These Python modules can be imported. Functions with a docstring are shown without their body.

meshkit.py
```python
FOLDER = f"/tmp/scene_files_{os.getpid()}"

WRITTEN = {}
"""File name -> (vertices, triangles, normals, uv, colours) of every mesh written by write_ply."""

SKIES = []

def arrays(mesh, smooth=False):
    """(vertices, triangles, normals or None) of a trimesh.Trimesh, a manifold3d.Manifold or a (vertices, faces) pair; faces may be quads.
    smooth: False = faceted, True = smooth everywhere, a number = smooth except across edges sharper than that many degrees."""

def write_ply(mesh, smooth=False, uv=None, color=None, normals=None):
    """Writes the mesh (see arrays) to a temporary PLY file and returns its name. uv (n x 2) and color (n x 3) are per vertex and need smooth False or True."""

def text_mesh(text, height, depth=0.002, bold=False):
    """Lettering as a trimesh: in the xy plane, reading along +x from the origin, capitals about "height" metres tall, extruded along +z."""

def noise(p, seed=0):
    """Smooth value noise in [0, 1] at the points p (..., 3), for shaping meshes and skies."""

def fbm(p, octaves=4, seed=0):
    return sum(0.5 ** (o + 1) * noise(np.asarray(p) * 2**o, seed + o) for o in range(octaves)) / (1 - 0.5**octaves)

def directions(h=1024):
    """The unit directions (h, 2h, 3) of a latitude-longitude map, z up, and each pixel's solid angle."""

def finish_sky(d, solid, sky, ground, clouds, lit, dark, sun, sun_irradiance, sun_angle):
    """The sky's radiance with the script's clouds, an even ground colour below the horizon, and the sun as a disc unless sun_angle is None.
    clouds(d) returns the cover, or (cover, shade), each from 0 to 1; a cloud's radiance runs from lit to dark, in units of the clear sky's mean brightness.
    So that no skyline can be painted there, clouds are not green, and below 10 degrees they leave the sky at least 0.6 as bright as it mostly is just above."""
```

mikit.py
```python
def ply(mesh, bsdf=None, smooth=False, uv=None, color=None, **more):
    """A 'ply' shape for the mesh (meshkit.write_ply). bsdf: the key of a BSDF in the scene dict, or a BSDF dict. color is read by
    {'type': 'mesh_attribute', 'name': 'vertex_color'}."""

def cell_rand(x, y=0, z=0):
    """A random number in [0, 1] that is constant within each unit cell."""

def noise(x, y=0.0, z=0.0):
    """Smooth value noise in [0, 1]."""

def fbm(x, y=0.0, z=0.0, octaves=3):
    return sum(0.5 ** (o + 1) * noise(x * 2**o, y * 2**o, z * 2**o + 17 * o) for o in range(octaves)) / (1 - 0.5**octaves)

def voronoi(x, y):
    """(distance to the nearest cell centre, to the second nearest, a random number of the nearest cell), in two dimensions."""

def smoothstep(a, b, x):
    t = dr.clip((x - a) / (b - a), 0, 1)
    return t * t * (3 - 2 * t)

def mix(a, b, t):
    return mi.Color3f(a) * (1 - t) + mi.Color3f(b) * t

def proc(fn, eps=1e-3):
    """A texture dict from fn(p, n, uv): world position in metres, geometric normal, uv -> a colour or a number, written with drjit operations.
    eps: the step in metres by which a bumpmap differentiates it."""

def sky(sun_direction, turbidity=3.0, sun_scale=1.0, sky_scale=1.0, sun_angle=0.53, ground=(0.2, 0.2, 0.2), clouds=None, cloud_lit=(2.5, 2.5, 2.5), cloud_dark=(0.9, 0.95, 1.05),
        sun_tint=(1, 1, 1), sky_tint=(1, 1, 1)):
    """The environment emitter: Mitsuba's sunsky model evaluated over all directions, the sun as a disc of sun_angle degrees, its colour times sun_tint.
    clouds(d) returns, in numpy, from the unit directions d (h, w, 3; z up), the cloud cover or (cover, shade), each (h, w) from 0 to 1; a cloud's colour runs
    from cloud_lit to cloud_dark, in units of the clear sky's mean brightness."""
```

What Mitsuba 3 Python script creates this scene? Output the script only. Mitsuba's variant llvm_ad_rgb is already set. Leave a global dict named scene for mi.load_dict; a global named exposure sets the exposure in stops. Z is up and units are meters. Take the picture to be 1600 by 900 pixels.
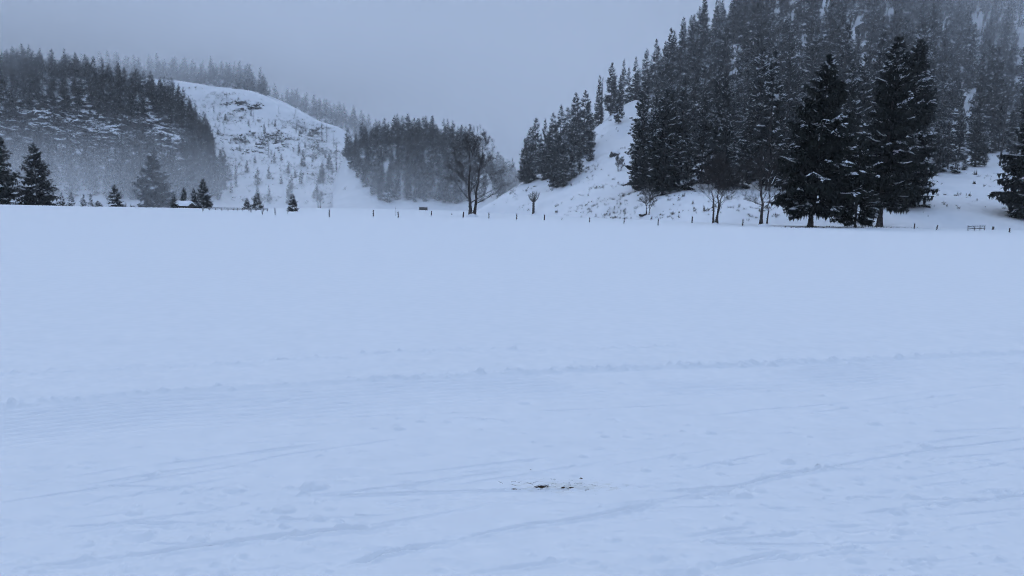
import math
import numpy as np
import trimesh
import drjit as dr
import mitsuba as mi
import mikit, meshkit
from scipy.interpolate import PchipInterpolator
from scipy.spatial import cKDTree
from shapely.geometry import Polygon, Point

T = mi.ScalarTransform4f
scene, labels = {}, {}

# ------------------------------------------------------------------ camera, sky, air, exposure
EYE = np.array([0.0, 0.0, 1.6])
FOC, PITCH, ROLL = 1164.0, math.atan(124 / 1164), 0.0217
_f = np.array([0, math.cos(PITCH), -math.sin(PITCH)])
_u0, _r0 = np.array([0, math.sin(PITCH), math.cos(PITCH)]), np.array([1.0, 0, 0])
_u = math.cos(ROLL) * _u0 - math.sin(ROLL) * _r0
_r = math.cos(ROLL) * _r0 + math.sin(ROLL) * _u0
scene['camera'] = {'type': 'perspective', 'fov': math.degrees(2 * math.atan(800 / FOC)), 'fov_axis': 'x', 'near_clip': 0.1, 'far_clip': 6000.0,
                   'to_world': T().look_at(origin=EYE.tolist(), target=(EYE + _f).tolist(), up=_u.tolist()),
                   'medium': {'type': 'ref', 'id': 'haze_air'}}
exposure = 2.6


def cloud_layer(d):
    el = np.clip(d[..., 2], 0, 1)
    q = d / np.maximum(d[..., 2:3] + 0.25, 0.05)
    n = meshkit.fbm(q * .8 + 3.7, 4, 5)
    return np.ones(el.shape), np.clip(0.69 - 0.70 * el + 1.3 * (n - 0.5), 0, 1)   # an overcast sky is brighter overhead than near the horizon


scene['sky'] = mikit.sky([-0.15, 0.8, 0.8], turbidity=3, sun_scale=0.14, sun_angle=30, clouds=cloud_layer, ground=(0.8, 0.8, 0.8),
                         cloud_lit=(0.58, 0.81, 1.25), cloud_dark=(0.36, 0.52, 0.835), sun_tint=(0.75, 0.9, 1.2))
labels['sky'] = {'label': 'overcast blue grey winter sky', 'kind': 'structure'}

HX, HZ0, HZ1 = 1450.0, -12.0, 262.0


def fog_density():
    nx, ny, nz = 96, 96, 40
    x = (np.arange(nx) + .5) / nx * 2 * HX - HX
    y = (np.arange(ny) + .5) / ny * 2 * HX - HX
    z = (np.arange(nz) + .5) / nz * (HZ1 - HZ0) + HZ0
    Z, Y, X = np.meshgrid(z, y, x, indexing='ij')
    P = np.stack([X, Y, Z * 2.0], -1)
    n = meshkit.fbm(P / 230.0 + 11.3, 3, 2)
    ss = lambda a, b, v: (lambda t: t * t * (3 - 2 * t))(np.clip((v - a) / (b - a), 0, 1))
    s = 0.00012 + 0.0036 * ss(690, 1000, np.hypot(X, Y))
    s = s + 0.0054 * ss(108, 190, Z + 110 * (n - .5))                                             # the cloud that hangs on the tops
    bank = lambda cx, cy, cz, rx, ry, rz: np.exp(-((X - cx) / rx) ** 2 - ((Y - cy) / ry) ** 2 - ((Z - cz) / rz) ** 2)
    s = s + 0.0150 * bank(-310, 400, 6, 150, 55, 22) * (.5 + n)                                 # mist lying at the foot of the hills
    s = s + 0.0060 * bank(-30, 420, 2, 90, 50, 17) * (.5 + n)
    s = s + 0.0030 * bank(30, 600, 20, 120, 120, 60)
    s = s + 0.0010 * bank(90, 180, 45, 120, 50, 60) * (.3 + 1.4 * n)
    s = s + 0.0080 * bank(255, 340, 85, 115, 110, 70) * (.5 + n)
    s = s + 0.0110 * bank(-490, 590, 100, 130, 130, 38) * (.5 + n)
    return s.astype(np.float32)


_fog = fog_density()
scene['haze_air'] = {'type': 'heterogeneous', 'albedo': {'type': 'constvolume', 'value': {'type': 'rgb', 'value': [0.955, 0.96, 0.965]}},
                     'sigma_t': {'type': 'gridvolume', 'grid': mi.VolumeGrid(_fog[..., None]), 'filter_type': 'trilinear',
                                 'to_world': T().translate([-HX, -HX, HZ0]).scale([2 * HX, 2 * HX, HZ1 - HZ0])},
                     'scale': 1.0, 'phase': {'type': 'isotropic'}}
scene['haze'] = {'type': 'cube', 'to_world': T().translate([0, 0, (HZ0 + HZ1) / 2]).scale([HX, HX, (HZ1 - HZ0) / 2]),
                 'bsdf': {'type': 'null'}, 'interior': {'type': 'ref', 'id': 'haze_air'}}
labels['haze'] = {'label': 'winter mist and low cloud filling the valley', 'category': 'haze', 'kind': 'stuff'}


# ------------------------------------------------------------------ helpers
def ray(px, py):
    px, py = np.asarray(px, float), np.asarray(py, float)
    return _f + ((px - 800) / FOC)[..., None] * _r + ((450 - py) / FOC)[..., None] * _u


def at_depth(px, py, d):
    v = ray(px, py)
    return EYE + v * (np.asarray(d, float) / v[..., 1])[..., None]


def at_z(px, d, z):
    """The point at forward distance d and height z that is seen in picture column px."""
    px, d, z = np.broadcast_arrays(np.asarray(px, float), np.asarray(d, float), np.asarray(z, float))
    base = _f + ((px - 800) / FOC)[..., None] * _r
    a, c = base[..., 1], base[..., 2]
    zz = z - EYE[2]
    t = (_u[2] * d - _u[1] * zz) / (_u[2] * a - _u[1] * c)
    tb = (d - t * a) / _u[1]
    return EYE + t[..., None] * base + tb[..., None] * _u


def on_field(px, py):
    v = ray(px, py)
    p = EYE + v * (-EYE[2] / v[..., 2])[..., None]
    return p


def project(p):
    q = np.asarray(p, float) - EYE
    w = q @ _f
    return 800 + FOC * (q @ _r) / w, 450 - FOC * (q @ _u) / w


def ss(a, b, v):
    t = np.clip((v - a) / (b - a), 0, 1)
    return t * t * (3 - 2 * t)


def fb(x, y, s, o=4, seed=0):
    return meshkit.fbm(np.stack([x / s, y / s, x * 0], -1) + 50.3, o, seed)


def numbered(name):
    if name not in labels and name not in scene and not any(k.startswith(name + '__') for k in scene):
        return name
    i = _count.get(name, 0)
    while True:
        i += 1
        k = f'{name}_{i:03d}'
        if k not in labels and k not in scene:
            _count[name] = i
            return k


_count = {}


def tag(key, label=None, category=None, group=None, kind=None):
    labels[key] = {a: b for a, b in (('label', label), ('category', category), ('group', group), ('kind', kind)) if b}


def thing(name, label, category, group=None, kind=None):
    k = numbered(name)
    tag(k, label, category, group, kind)
    return k


def part(parent, name, mesh, bsdf, smooth=False, **kw):
    key, i = f'{parent}__{name}', 0
    while key in scene:
        i += 1
        key = f'{parent}__{name}_{i:03d}'
    scene[key] = mikit.ply(mesh, bsdf, smooth=smooth, **kw)
    return key


def cat(ms):
    vs, fs, n = [], [], 0
    for v, f in ms:
        if len(f):
            vs.append(v); fs.append(np.asarray(f) + n); n += len(v)
    return np.vstack(vs), np.vstack(fs)


def tubes(p0, p1, r0, r1, sides=4, caps=False):
    """Many tapered sticks at once, from p0 to p1 (n x 3)."""
    p0, p1 = np.asarray(p0, float), np.asarray(p1, float)
    n = len(p0)
    t = p1 - p0
    t /= np.linalg.norm(t, axis=1, keepdims=True) + 1e-9
    a = np.cross(t, np.where(np.abs(t[:, 2:]) < .9, [0, 0, 1.], [1., 0, 0]))
    a /= np.linalg.norm(a, axis=1, keepdims=True) + 1e-9
    b = np.cross(t, a)
    th = np.arange(sides) * 2 * np.pi / sides
    ring = np.cos(th)[None, :, None] * a[:, None] + np.sin(th)[None, :, None] * b[:, None]
    r0, r1 = np.broadcast_to(r0, (n,)), np.broadcast_to(r1, (n,))
    v = np.concatenate([p0[:, None] + ring * r0[:, None, None], p1[:, None] + ring * r1[:, None, None]], 1)
    j = np.arange(sides)
    k = (j + 1) % sides
    f = np.concatenate([np.stack([j, k, k + sides], 1), np.stack([j, k + sides, j + sides], 1)])
    if caps:
        f = np.concatenate([f, np.stack([np.full(sides - 2, sides), sides + j[1:-1], sides + j[2:]], 1)])
    return v.reshape(-1, 3), (f[None] + (np.arange(n) * 2 * sides)[:, None, None]).reshape(-1, 3)


def box(x0, x1, y0, y1, z0, z1, cham=0.0):
    if cham:
        import manifold3d
        c = cham
        pts = [(x, y, z) for x in (x0 + c, x1 - c) for y in (y0 + c, y1 - c) for z in (z0, z1)] + \
              [(x, y, z) for x in (x0, x1) for y in (y0 + c, y1 - c) for z in (z0 + c, z1 - c)] + \
              [(x, y, z) for x in (x0 + c, x1 - c) for y in (y0, y1) for z in (z0 + c, z1 - c)]
        m = trimesh.convex.convex_hull(np.array(pts))
    else:
        m = trimesh.creation.box(bounds=[[x0, y0, z0], [x1, y1, z1]])
    return np.array(m.vertices), np.array(m.faces)


def lump(c, rx, ry, rz, seed, sub=2, rough=.35):
    m = trimesh.creation.icosphere(subdivisions=sub)
    v = np.array(m.vertices)
    v = v * (1 + rough * (meshkit.fbm(v * 1.3 + seed * 7.1, 3, seed) - .5)[:, None] * 2)
    return v * [rx, ry, rz] + np.asarray(c), np.array(m.faces)


# ------------------------------------------------------------------ materials
def diffuse(rgb):
    return {'type': 'twosided', 'bsdf': {'type': 'diffuse', 'reflectance': {'type': 'rgb', 'value': list(rgb)}}}


def varied(a, b, s, lo=.35, hi=.65):
    return {'type': 'twosided', 'bsdf': {'type': 'diffuse', 'reflectance': mikit.proc(
        lambda p, n, uv: mikit.mix(a, b, mikit.smoothstep(lo, hi, mikit.fbm(p.x / s, p.y / s, p.z / s, 3))))}}


dirt_at = on_field(885, 757)


def field_colour(p, n, uv):
    g = mikit.fbm(p.x * 9, p.y * 9, p.z * 9, 2)
    c = mikit.mix((0.83, 0.855, 0.88), (0.88, 0.895, 0.91), g)
    # scattered needles and soil specks, and the yellowish slush round the worn spot
    ex, ey = (p.x - float(dirt_at[0])) / 0.26, (p.y - float(dirt_at[1])) / 0.10
    m = mikit.smoothstep(.55, .75, mikit.fbm(p.x * 30, p.y * 60, 3.1, 3) + .42 * dr.exp(-ex * ex - ey * ey) - .12) * mikit.smoothstep(1.9, 1.0, dr.sqrt(ex * ex + ey * ey))
    c = mikit.mix(c, (0.66, 0.64, 0.55), m * .35)
    sp = mikit.smoothstep(.80, .84, mikit.noise(p.x * 60, p.y * 95, 1.7)) * mikit.smoothstep(1.6, .5, dr.sqrt(ex * ex + ey * ey * .6))
    return mikit.mix(c, (0.10, 0.08, 0.06), sp * .55)


scene['mat_field'] = {'type': 'twosided', 'bsdf': {'type': 'bumpmap', 'bsdf': {'type': 'diffuse', 'reflectance': mikit.proc(field_colour)},
                      'tex': mikit.proc(lambda p, n, uv: mikit.fbm(p.x * 22, p.y * 34, 0.3, 3) * mikit.fbm(p.x * 1.1, p.y * 2.2, 7.0, 2), eps=4e-3), 'scale': 0.02}}
scene['mat_snow'] = diffuse((0.85, 0.87, 0.90))
scene['mat_slope'] = varied((0.83, 0.85, 0.875), (0.87, 0.885, 0.905), 6.0)
scene['mat_rock'] = varied((0.030, 0.031, 0.033), (0.080, 0.078, 0.077), 1.7)
scene['mat_needles'] = varied((0.012, 0.016, 0.014), (0.026, 0.031, 0.026), 1.3)
scene['mat_bark'] = varied((0.035, 0.030, 0.028), (0.075, 0.066, 0.06), .25)
scene['mat_twig'] = varied((0.032, 0.029, 0.028), (0.06, 0.053, 0.05), .8)
scene['mat_brush'] = varied((0.045, 0.038, 0.03), (0.10, 0.085, 0.065), .9)
scene['mat_wood'] = varied((0.05, 0.046, 0.043), (0.12, 0.108, 0.098), .15)
scene['mat_soil'] = varied((0.045, 0.031, 0.022), (0.12, 0.085, 0.06), .02)

# ------------------------------------------------------------------ the snow field
_bp = PchipInterpolator([-400, 0, 100, 240, 350, 420, 500, 560], [140, 147, 150, 156, 172, 225, 330, 460])


def field_z(x, y):
    """Height of the open field, without the small relief near the camera."""
    r = np.hypot(x, y)
    z = .30 * (fb(x, y, 70, 3, 3) - .5) * ss(25, 80, r) + .10 * (fb(x, y, 13, 3, 4) - .5) * ss(8, 40, r)
    px = 800 + FOC * x / np.maximum(y, 1e-3)
    d = _bp(np.clip(px, -400, 560))
    drop = 4.2 * ss(0, 14, y - d) * (y > 1) * ss(610, 520, px)
    lip = .22 * np.exp(-((y - d + 4) / 5) ** 2) * (y > 1) * ss(450, 300, px) * (.4 + 1.2 * fb(x, y, 9, 2, 9))
    return z + lip - drop


def track(pts, step=.012):
    p = on_field(np.array([a for a, b in pts]), np.array([b for a, b in pts]))[:, :2]
    s = np.r_[0, np.cumsum(np.linalg.norm(np.diff(p, axis=0), axis=1))]
    t = np.arange(0, s[-1], step)
    return np.stack([PchipInterpolator(s, p[:, 0])(t), PchipInterpolator(s, p[:, 1])(t)], 1)


RIDGE = track([(-160, 660), (0, 637), (130, 624), (200, 616), (400, 605), (600, 592), (800, 583), (1000, 575), (1200, 569), (1400, 560), (1600, 550), (1760, 542)])
RIDGE2 = track([(-120, 596), (0, 586), (150, 579), (330, 570), (480, 561), (600, 551), (740, 547), (900, 545), (1100, 540)])
TRACKS = [  # points, depth, half width, rim
    ([(-60, 792), (0, 783), (130, 763), (350, 728), (450, 707), (540, 694), (645, 680)], .010, .020, .3),
    ([(1060, 653), (1170, 640), (1300, 629), (1440, 613), (1600, 597)], .012, .022, .3),
    ([(1000, 768), (1120, 765), (1200, 748), (1270, 736), (1370, 715), (1500, 697), (1600, 685), (1700, 672)], .020, .026, .5),
    ([(800, 824), (900, 812), (980, 797), (1060, 781)], .022, .030, .6),
    ([(-40, 898), (0, 893), (120, 880), (230, 868), (420, 842), (560, 828), (650, 819)], .020, .030, .5),
    ([(510, 893), (600, 868), (700, 848), (800, 826), (905, 808)], .022, .028, .6),
    ([(40, 820), (120, 819), (240, 816), (330, 815), (520, 808), (640, 805)], .012, .018, .4),
    ([(480, 775), (640, 768), (780, 763), (860, 762), (960, 760), (1050, 759)], .018, .020, .5),
    ([(820, 641), (900, 638), (1000, 634), (1110, 629)], .010, .018, .3),
    ([(1050, 842), (1140, 830), (1200, 820)], .020, .028, .6),
    ([(1060, 848), (1180, 852), (1330, 849), (1480, 845)], .015, .02, .4),
    ([(1080, 893), (1180, 875), (1260, 858)], .020, .028, .6),
    ([(1280, 774), (1390, 779), (1500, 783), (1590, 784)], .014, .02, .4),
    ([(1500, 775), (1570, 766), (1600, 764)], .018, .024, .5),
    ([(1320, 802), (1400, 797), (1440, 790)], .018, .024, .5),
    ([(280, 693), (430, 688), (600, 684)], .006, .02, .2), ([(0, 701), (80, 697), (220, 689)], .006, .02, .2),
    ([(400, 650), (500, 651), (640, 645), (800, 641)], .006, .02, .2),
    ([(1500, 640), (1330, 645), (1180, 652)], .006, .02, .2), ([(700, 905), (800, 890), (940, 873)], .016, .03, .5),
    ([(1400, 722), (1500, 712), (1585, 706)], .014, .022, .4), ([(1240, 822), (1380, 830), (1480, 826)], .012, .02, .4),
]


def near_relief(V):
    """Ski tracks, groomed grooves, crumbs and dents; V (n x 2) -> height in metres."""
    x, y = V[:, 0], V[:, 1]
    rng = np.random.default_rng(4)
    z = .010 * (meshkit.fbm(np.stack([x / .9, y / .10, x * 0], -1), 3, 1) - .5) + .014 * (meshkit.fbm(np.stack([x / .15, y / .09, x * 0], -1), 3, 2) - .5) * ss(.45, .7, fb(x, y, 1.6, 2, 8))
    z = z + .022 * (fb(x, y, 1.7, 2, 6) - .5)
    scratches = []
    for j in range(110):
        a, b, ln = rng.uniform(-60, 1600), 600 + 300 * rng.random() ** .7, rng.uniform(40, 330)
        sl = rng.choice([-.16, -.10, -.03, .03], p=[.35, .35, .2, .1]) + rng.normal(0, .02)
        scratches.append(([(a, b), (a + ln / 2, b + sl * ln / 2 + rng.normal(0, 1)), (a + ln, b + sl * ln)], rng.uniform(.004, .011), rng.uniform(.014, .026), .5))
    along = meshkit.noise(np.stack([x / .30, y / .30, x * 0], -1), 3)
    for pts, dep, w, rim in TRACKS + scratches:
        tp = track(pts)
        dep, w = dep * 1.35, w * .40
        lo, hi = tp.min(0) - 6 * w, tp.max(0) + 6 * w
        ids = np.flatnonzero((x > lo[0]) & (x < hi[0]) & (y > lo[1]) & (y < hi[1]))
        d, ti = cKDTree(tp).query(V[ids], distance_upper_bound=w * 6)
        ids, ti, d = ids[np.isfinite(d)], ti[np.isfinite(d)], d[np.isfinite(d)]
        k = (.35 + 1.0 * along[ids]) * ss(0, .35, np.minimum(ti, len(tp) - ti) * .012)
        z[ids] += -dep * k * np.exp(-(d / w) ** 2) + dep * rim * k * np.exp(-((d - 2.1 * w) / (.8 * w)) ** 2)
    for line, hgt, w in ((RIDGE, .026, .05), (RIDGE2, .012, .06)):
        d, i = cKDTree(line).query(V, distance_upper_bound=3.0)
        ok = np.isfinite(d)
        i = np.minimum(i, len(line) - 1)
        side = np.where(ok, y - line[i, 1], 9)
        d = np.where(ok, d, 9)
        k = .55 + .45 * meshkit.fbm(np.stack([x / .6, y / .3, x * 0], -1), 2, 12) + .35 * meshkit.fbm(np.stack([x / .07, y / .07, x * 0], -1), 2, 13)
        z = z + hgt * k * np.exp(-(d / w) ** 2)
        if line is RIDGE:                                       # the snow groomer's grooves on the near side of the ridge
            sd = np.where(side < 0, d, -d)
            amp = ss(.06, .14, sd) * ss(1.3, .7, sd) * ss(.30, .62, fb(x, y, 1.3, 2, 21))
            z = z + .014 * amp * np.sin(2 * np.pi * sd / .11) - .012 * ss(.02, .10, sd)
            strip = ss(.0, .05, -sd) * ss(1.9, 1.2, -sd)
            z = z + .035 * strip * (meshkit.fbm(np.stack([x / .16, y / .16, x * 0], -1), 3, 31) - .5)
    # crumbs of snow: along the ridge, then scattered, denser to the lower right
    tree = cKDTree(V)
    c, rad, hh = [], [], []
    for line, n in ((RIDGE, 4200), (RIDGE2, 700)):
        q = line[rng.integers(0, len(line), n)]
        dens = meshkit.noise(np.stack([q[:, 0] / .8, q[:, 1] / .8, q[:, 0] * 0], -1), 5)
        q = q[dens > rng.random(n) * .8]
        n = len(q)
        c.append(q + rng.normal(0, 1, (n, 2)) * [.06, .05] + [0, .02]); rad.append(np.clip(np.exp(rng.normal(-4.55, .40, n)), .005, .030)); hh.append(rng.uniform(.4, 1.1, n))
    n = 2200
    py = 560 + 360 * rng.random(n) ** .75
    px = rng.uniform(-60, 1660, n)
    q = on_field(px, py)[:, :2]
    dens = fb(q[:, 0], q[:, 1], 1.2, 2, 41) + .12 * ss(700, 850, py)
    q = q[dens > .52 + .1 * rng.random(n)]
    c.append(q); rad.append(np.exp(rng.normal(-4.5, .5, len(q)))); hh.append(rng.uniform(.3, .9, len(q)))
    c, rad, hh = np.vstack(c), np.concatenate(rad), np.concatenate(hh)
    for j, ids in enumerate(tree.query_ball_point(c, rad * 2.4)):
        if ids:
            ids = np.array(ids)
            dd = np.hypot((x[ids] - c[j, 0]) / 1.25, y[ids] - c[j, 1]) / rad[j]
            z[ids] += rad[j] * hh[j] * np.sqrt(np.maximum(0, 1 - (dd / 1.15) ** 2)) * .9
    # dents left by boots and poles
    n = 420
    px, py = rng.uniform(-60, 1660, n), 700 + 210 * rng.random(n)
    q = on_field(px, py)[:, :2]
    rr = np.exp(rng.normal(-4.0, .4, n))
    for j, ids in enumerate(tree.query_ball_point(q, rr * 4.5)):
        if ids:
            ids = np.array(ids)
            dd = ((x[ids] - q[j, 0]) / 1.6 / rr[j]) ** 2 + ((y[ids] - q[j, 1]) / rr[j]) ** 2
            z[ids] += rr[j] * .5 * (-rng.uniform(.4, 1) * np.exp(-dd) + .25 * np.exp(-(np.sqrt(dd) - 1.7) ** 2 / .18))
    return z


def make_field():
    th = np.r_[np.linspace(-180, -48, 24)[:-1], np.linspace(-48, -41, 12)[:-1], np.linspace(-41, 41, 520), np.linspace(41, 48, 12)[1:], np.linspace(48, 180, 24)[1:-1]]
    th = np.radians(th)
    r = np.r_[.25, .8, 1.5, 2.2, np.geomspace(2.6, 3.6, 110)[:-1], np.geomspace(3.6, 9.5, 720)[:-1], np.geomspace(9.5, 15, 130), np.geomspace(15, 60, 90)[1:], np.geomspace(60, 230, 110)[1:], np.geomspace(230, 1400, 40)[1:]]
    R, TH = np.meshgrid(r, th, indexing='ij')
    x, y = (R * np.sin(TH)).ravel(), (R * np.cos(TH)).ravel()
    z = field_z(x, y)
    near = (y > 2.0) & (np.hypot(x, y) < 16) & (np.abs(x) < y * .9)
    z[near] += near_relief(np.stack([x[near], y[near]], 1)) * ss(16, 13, np.hypot(x[near], y[near]))
    n, m = R.shape
    i, j = np.meshgrid(np.arange(n - 1), np.arange(m), indexing='ij')
    k = (j + 1) % m
    q = np.stack([i * m + j, i * m + k, (i + 1) * m + k, (i + 1) * m + j], -1).reshape(-1, 4)
    f = np.vstack([q[:, [0, 2, 1]], q[:, [0, 3, 2]]])
    v = np.stack([x, y, z], 1)
    v = np.vstack([v, [[0, 0, field_z(np.array([0.]), np.array([0.]))[0]]]])
    c = len(v) - 1
    jj = np.arange(m)
    f = np.vstack([f, np.stack([jj, (jj + 1) % m, np.full(m, c)], 1)])
    return v, f


_v, _fc = make_field()
scene['snow_field'] = mikit.ply((_v, _fc[:, ::-1] if np.cross(_v[_fc[0, 1]] - _v[_fc[0, 0]], _v[_fc[0, 2]] - _v[_fc[0, 0]])[2] < 0 else _fc), 'mat_field', smooth=True)
tag('snow_field', 'wide flat snow field with ski tracks and groomed grooves', kind='structure')


def stand(px, py):
    """Where something with its foot in picture point (px, py) stands on the field."""
    p = on_field(np.array([px], float), np.array([py], float))[0]
    p[2] = field_z(p[:1], p[1:2])[0]
    return p


# ------------------------------------------------------------------ hills
HILLS = {}


def hill(name, label, px0, px1, rows, nu, nv, seed, rock=None, back=True, terr=None, relief=(2.0, 18.0), cut=.56, strata=(1.0, 13.0, 14.0), force=1.0):
    us = np.linspace(px0, px1, nu)
    W = []
    for row in rows:
        p = np.array([a[0] for a in row], float)
        pts = np.array([at_z(a[0], a[1], a[2][0]) if isinstance(a[2], tuple) else at_depth(a[0], a[2], a[1]) for a in row])
        W.append(np.stack([PchipInterpolator(p, pts[:, k])(np.clip(us, p[0], p[-1])) for k in range(3)], -1))
    if back:
        b = W[-1] * [1.18, 1.18, .72]
        W.append(b)
    W = np.array(W)
    t = np.linspace(0, len(W) - 1, nv)
    G = PchipInterpolator(np.arange(len(W)), W, axis=0)(t)
    x, y, z = G[..., 0], G[..., 1], G[..., 2]
    grow = ss(0, 1.2, t)[:, None]
    dz = relief[0] * 2 * (meshkit.fbm(np.stack([x, y, z], -1) / relief[1] + 9.1 * seed, 5, seed) - .5) * (.12 + .88 * grow)
    H = G.copy()
    H[..., 2] += dz
    vpx, vpy = project(G.reshape(-1, 3))
    vpx, vpy = vpx.reshape(x.shape), vpy.reshape(x.shape)
    face_rock = None
    if terr is not None:
        w = terr(vpx, vpy)
        n = meshkit.fbm(np.stack([x, y, z], -1) / strata[2] + 3.3, 4, seed + 5) - .5
        for hgt, amp, tilt in ((8.5, 5.5, .20), (3.6, 2.3, .27)):
            s = (H[..., 2] + strata[0] * tilt * x + strata[1] * n) / hgt
            saw = s - np.floor(s)
            H[..., 1] += force * w * amp * (ss(0, .38, saw) * (1 - ss(.75, 1.0, saw)) - .5)
            H[..., 2] += force * w * .22 * hgt * (ss(.35, .95, saw) - saw)
    v = H.reshape(-1, 3)
    i, j = np.meshgrid(np.arange(nv - 1), np.arange(nu - 1), indexing='ij')
    q = np.stack([i * nu + j, i * nu + j + 1, (i + 1) * nu + j + 1, (i + 1) * nu + j], -1).reshape(-1, 4)
    f = np.vstack([q[:, [0, 1, 2]], q[:, [0, 2, 3]]])
    nrm = np.cross(v[f[:, 1]] - v[f[:, 0]], v[f[:, 2]] - v[f[:, 0]])
    nrm /= np.linalg.norm(nrm, axis=1, keepdims=True) + 1e-9
    key = name
    if terr is not None:
        c = v[f].mean(1)
        wf = w.ravel()[f].mean(1)
        rough = meshkit.fbm(c / 3.0, 3, seed + 9) - .5
        steep = nrm[:, 2] + .5 * rough
        isr = (steep < cut) & (wf > .15)
        scene[key + '__snow_cover'] = mikit.ply(submesh(v, f[~isr]), 'mat_slope', smooth=True)
        scene[key + '__rock_face'] = mikit.ply(submesh(v, f[isr]), 'mat_rock')
        labels[key + '__rock_face'] = {'label': 'dark bare rock ledges between the snow'}
    else:
        scene[key] = mikit.ply((v, f), 'mat_slope', smooth=True)
    tag(key, label, kind='structure')
    HILLS[name] = dict(G=H, us=us, px=vpx, py=vpy)


def submesh(v, f):
    u, inv = np.unique(f.ravel(), return_inverse=True)
    return v[u], inv.reshape(-1, 3)


def ell(px, py, *es):
    out = 0
    for cx, cy, rx, ry in es:
        out = np.maximum(out, ss(1.25, .6, np.hypot((px - cx) / rx, (py - cy) / ry)))
    return out


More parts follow.
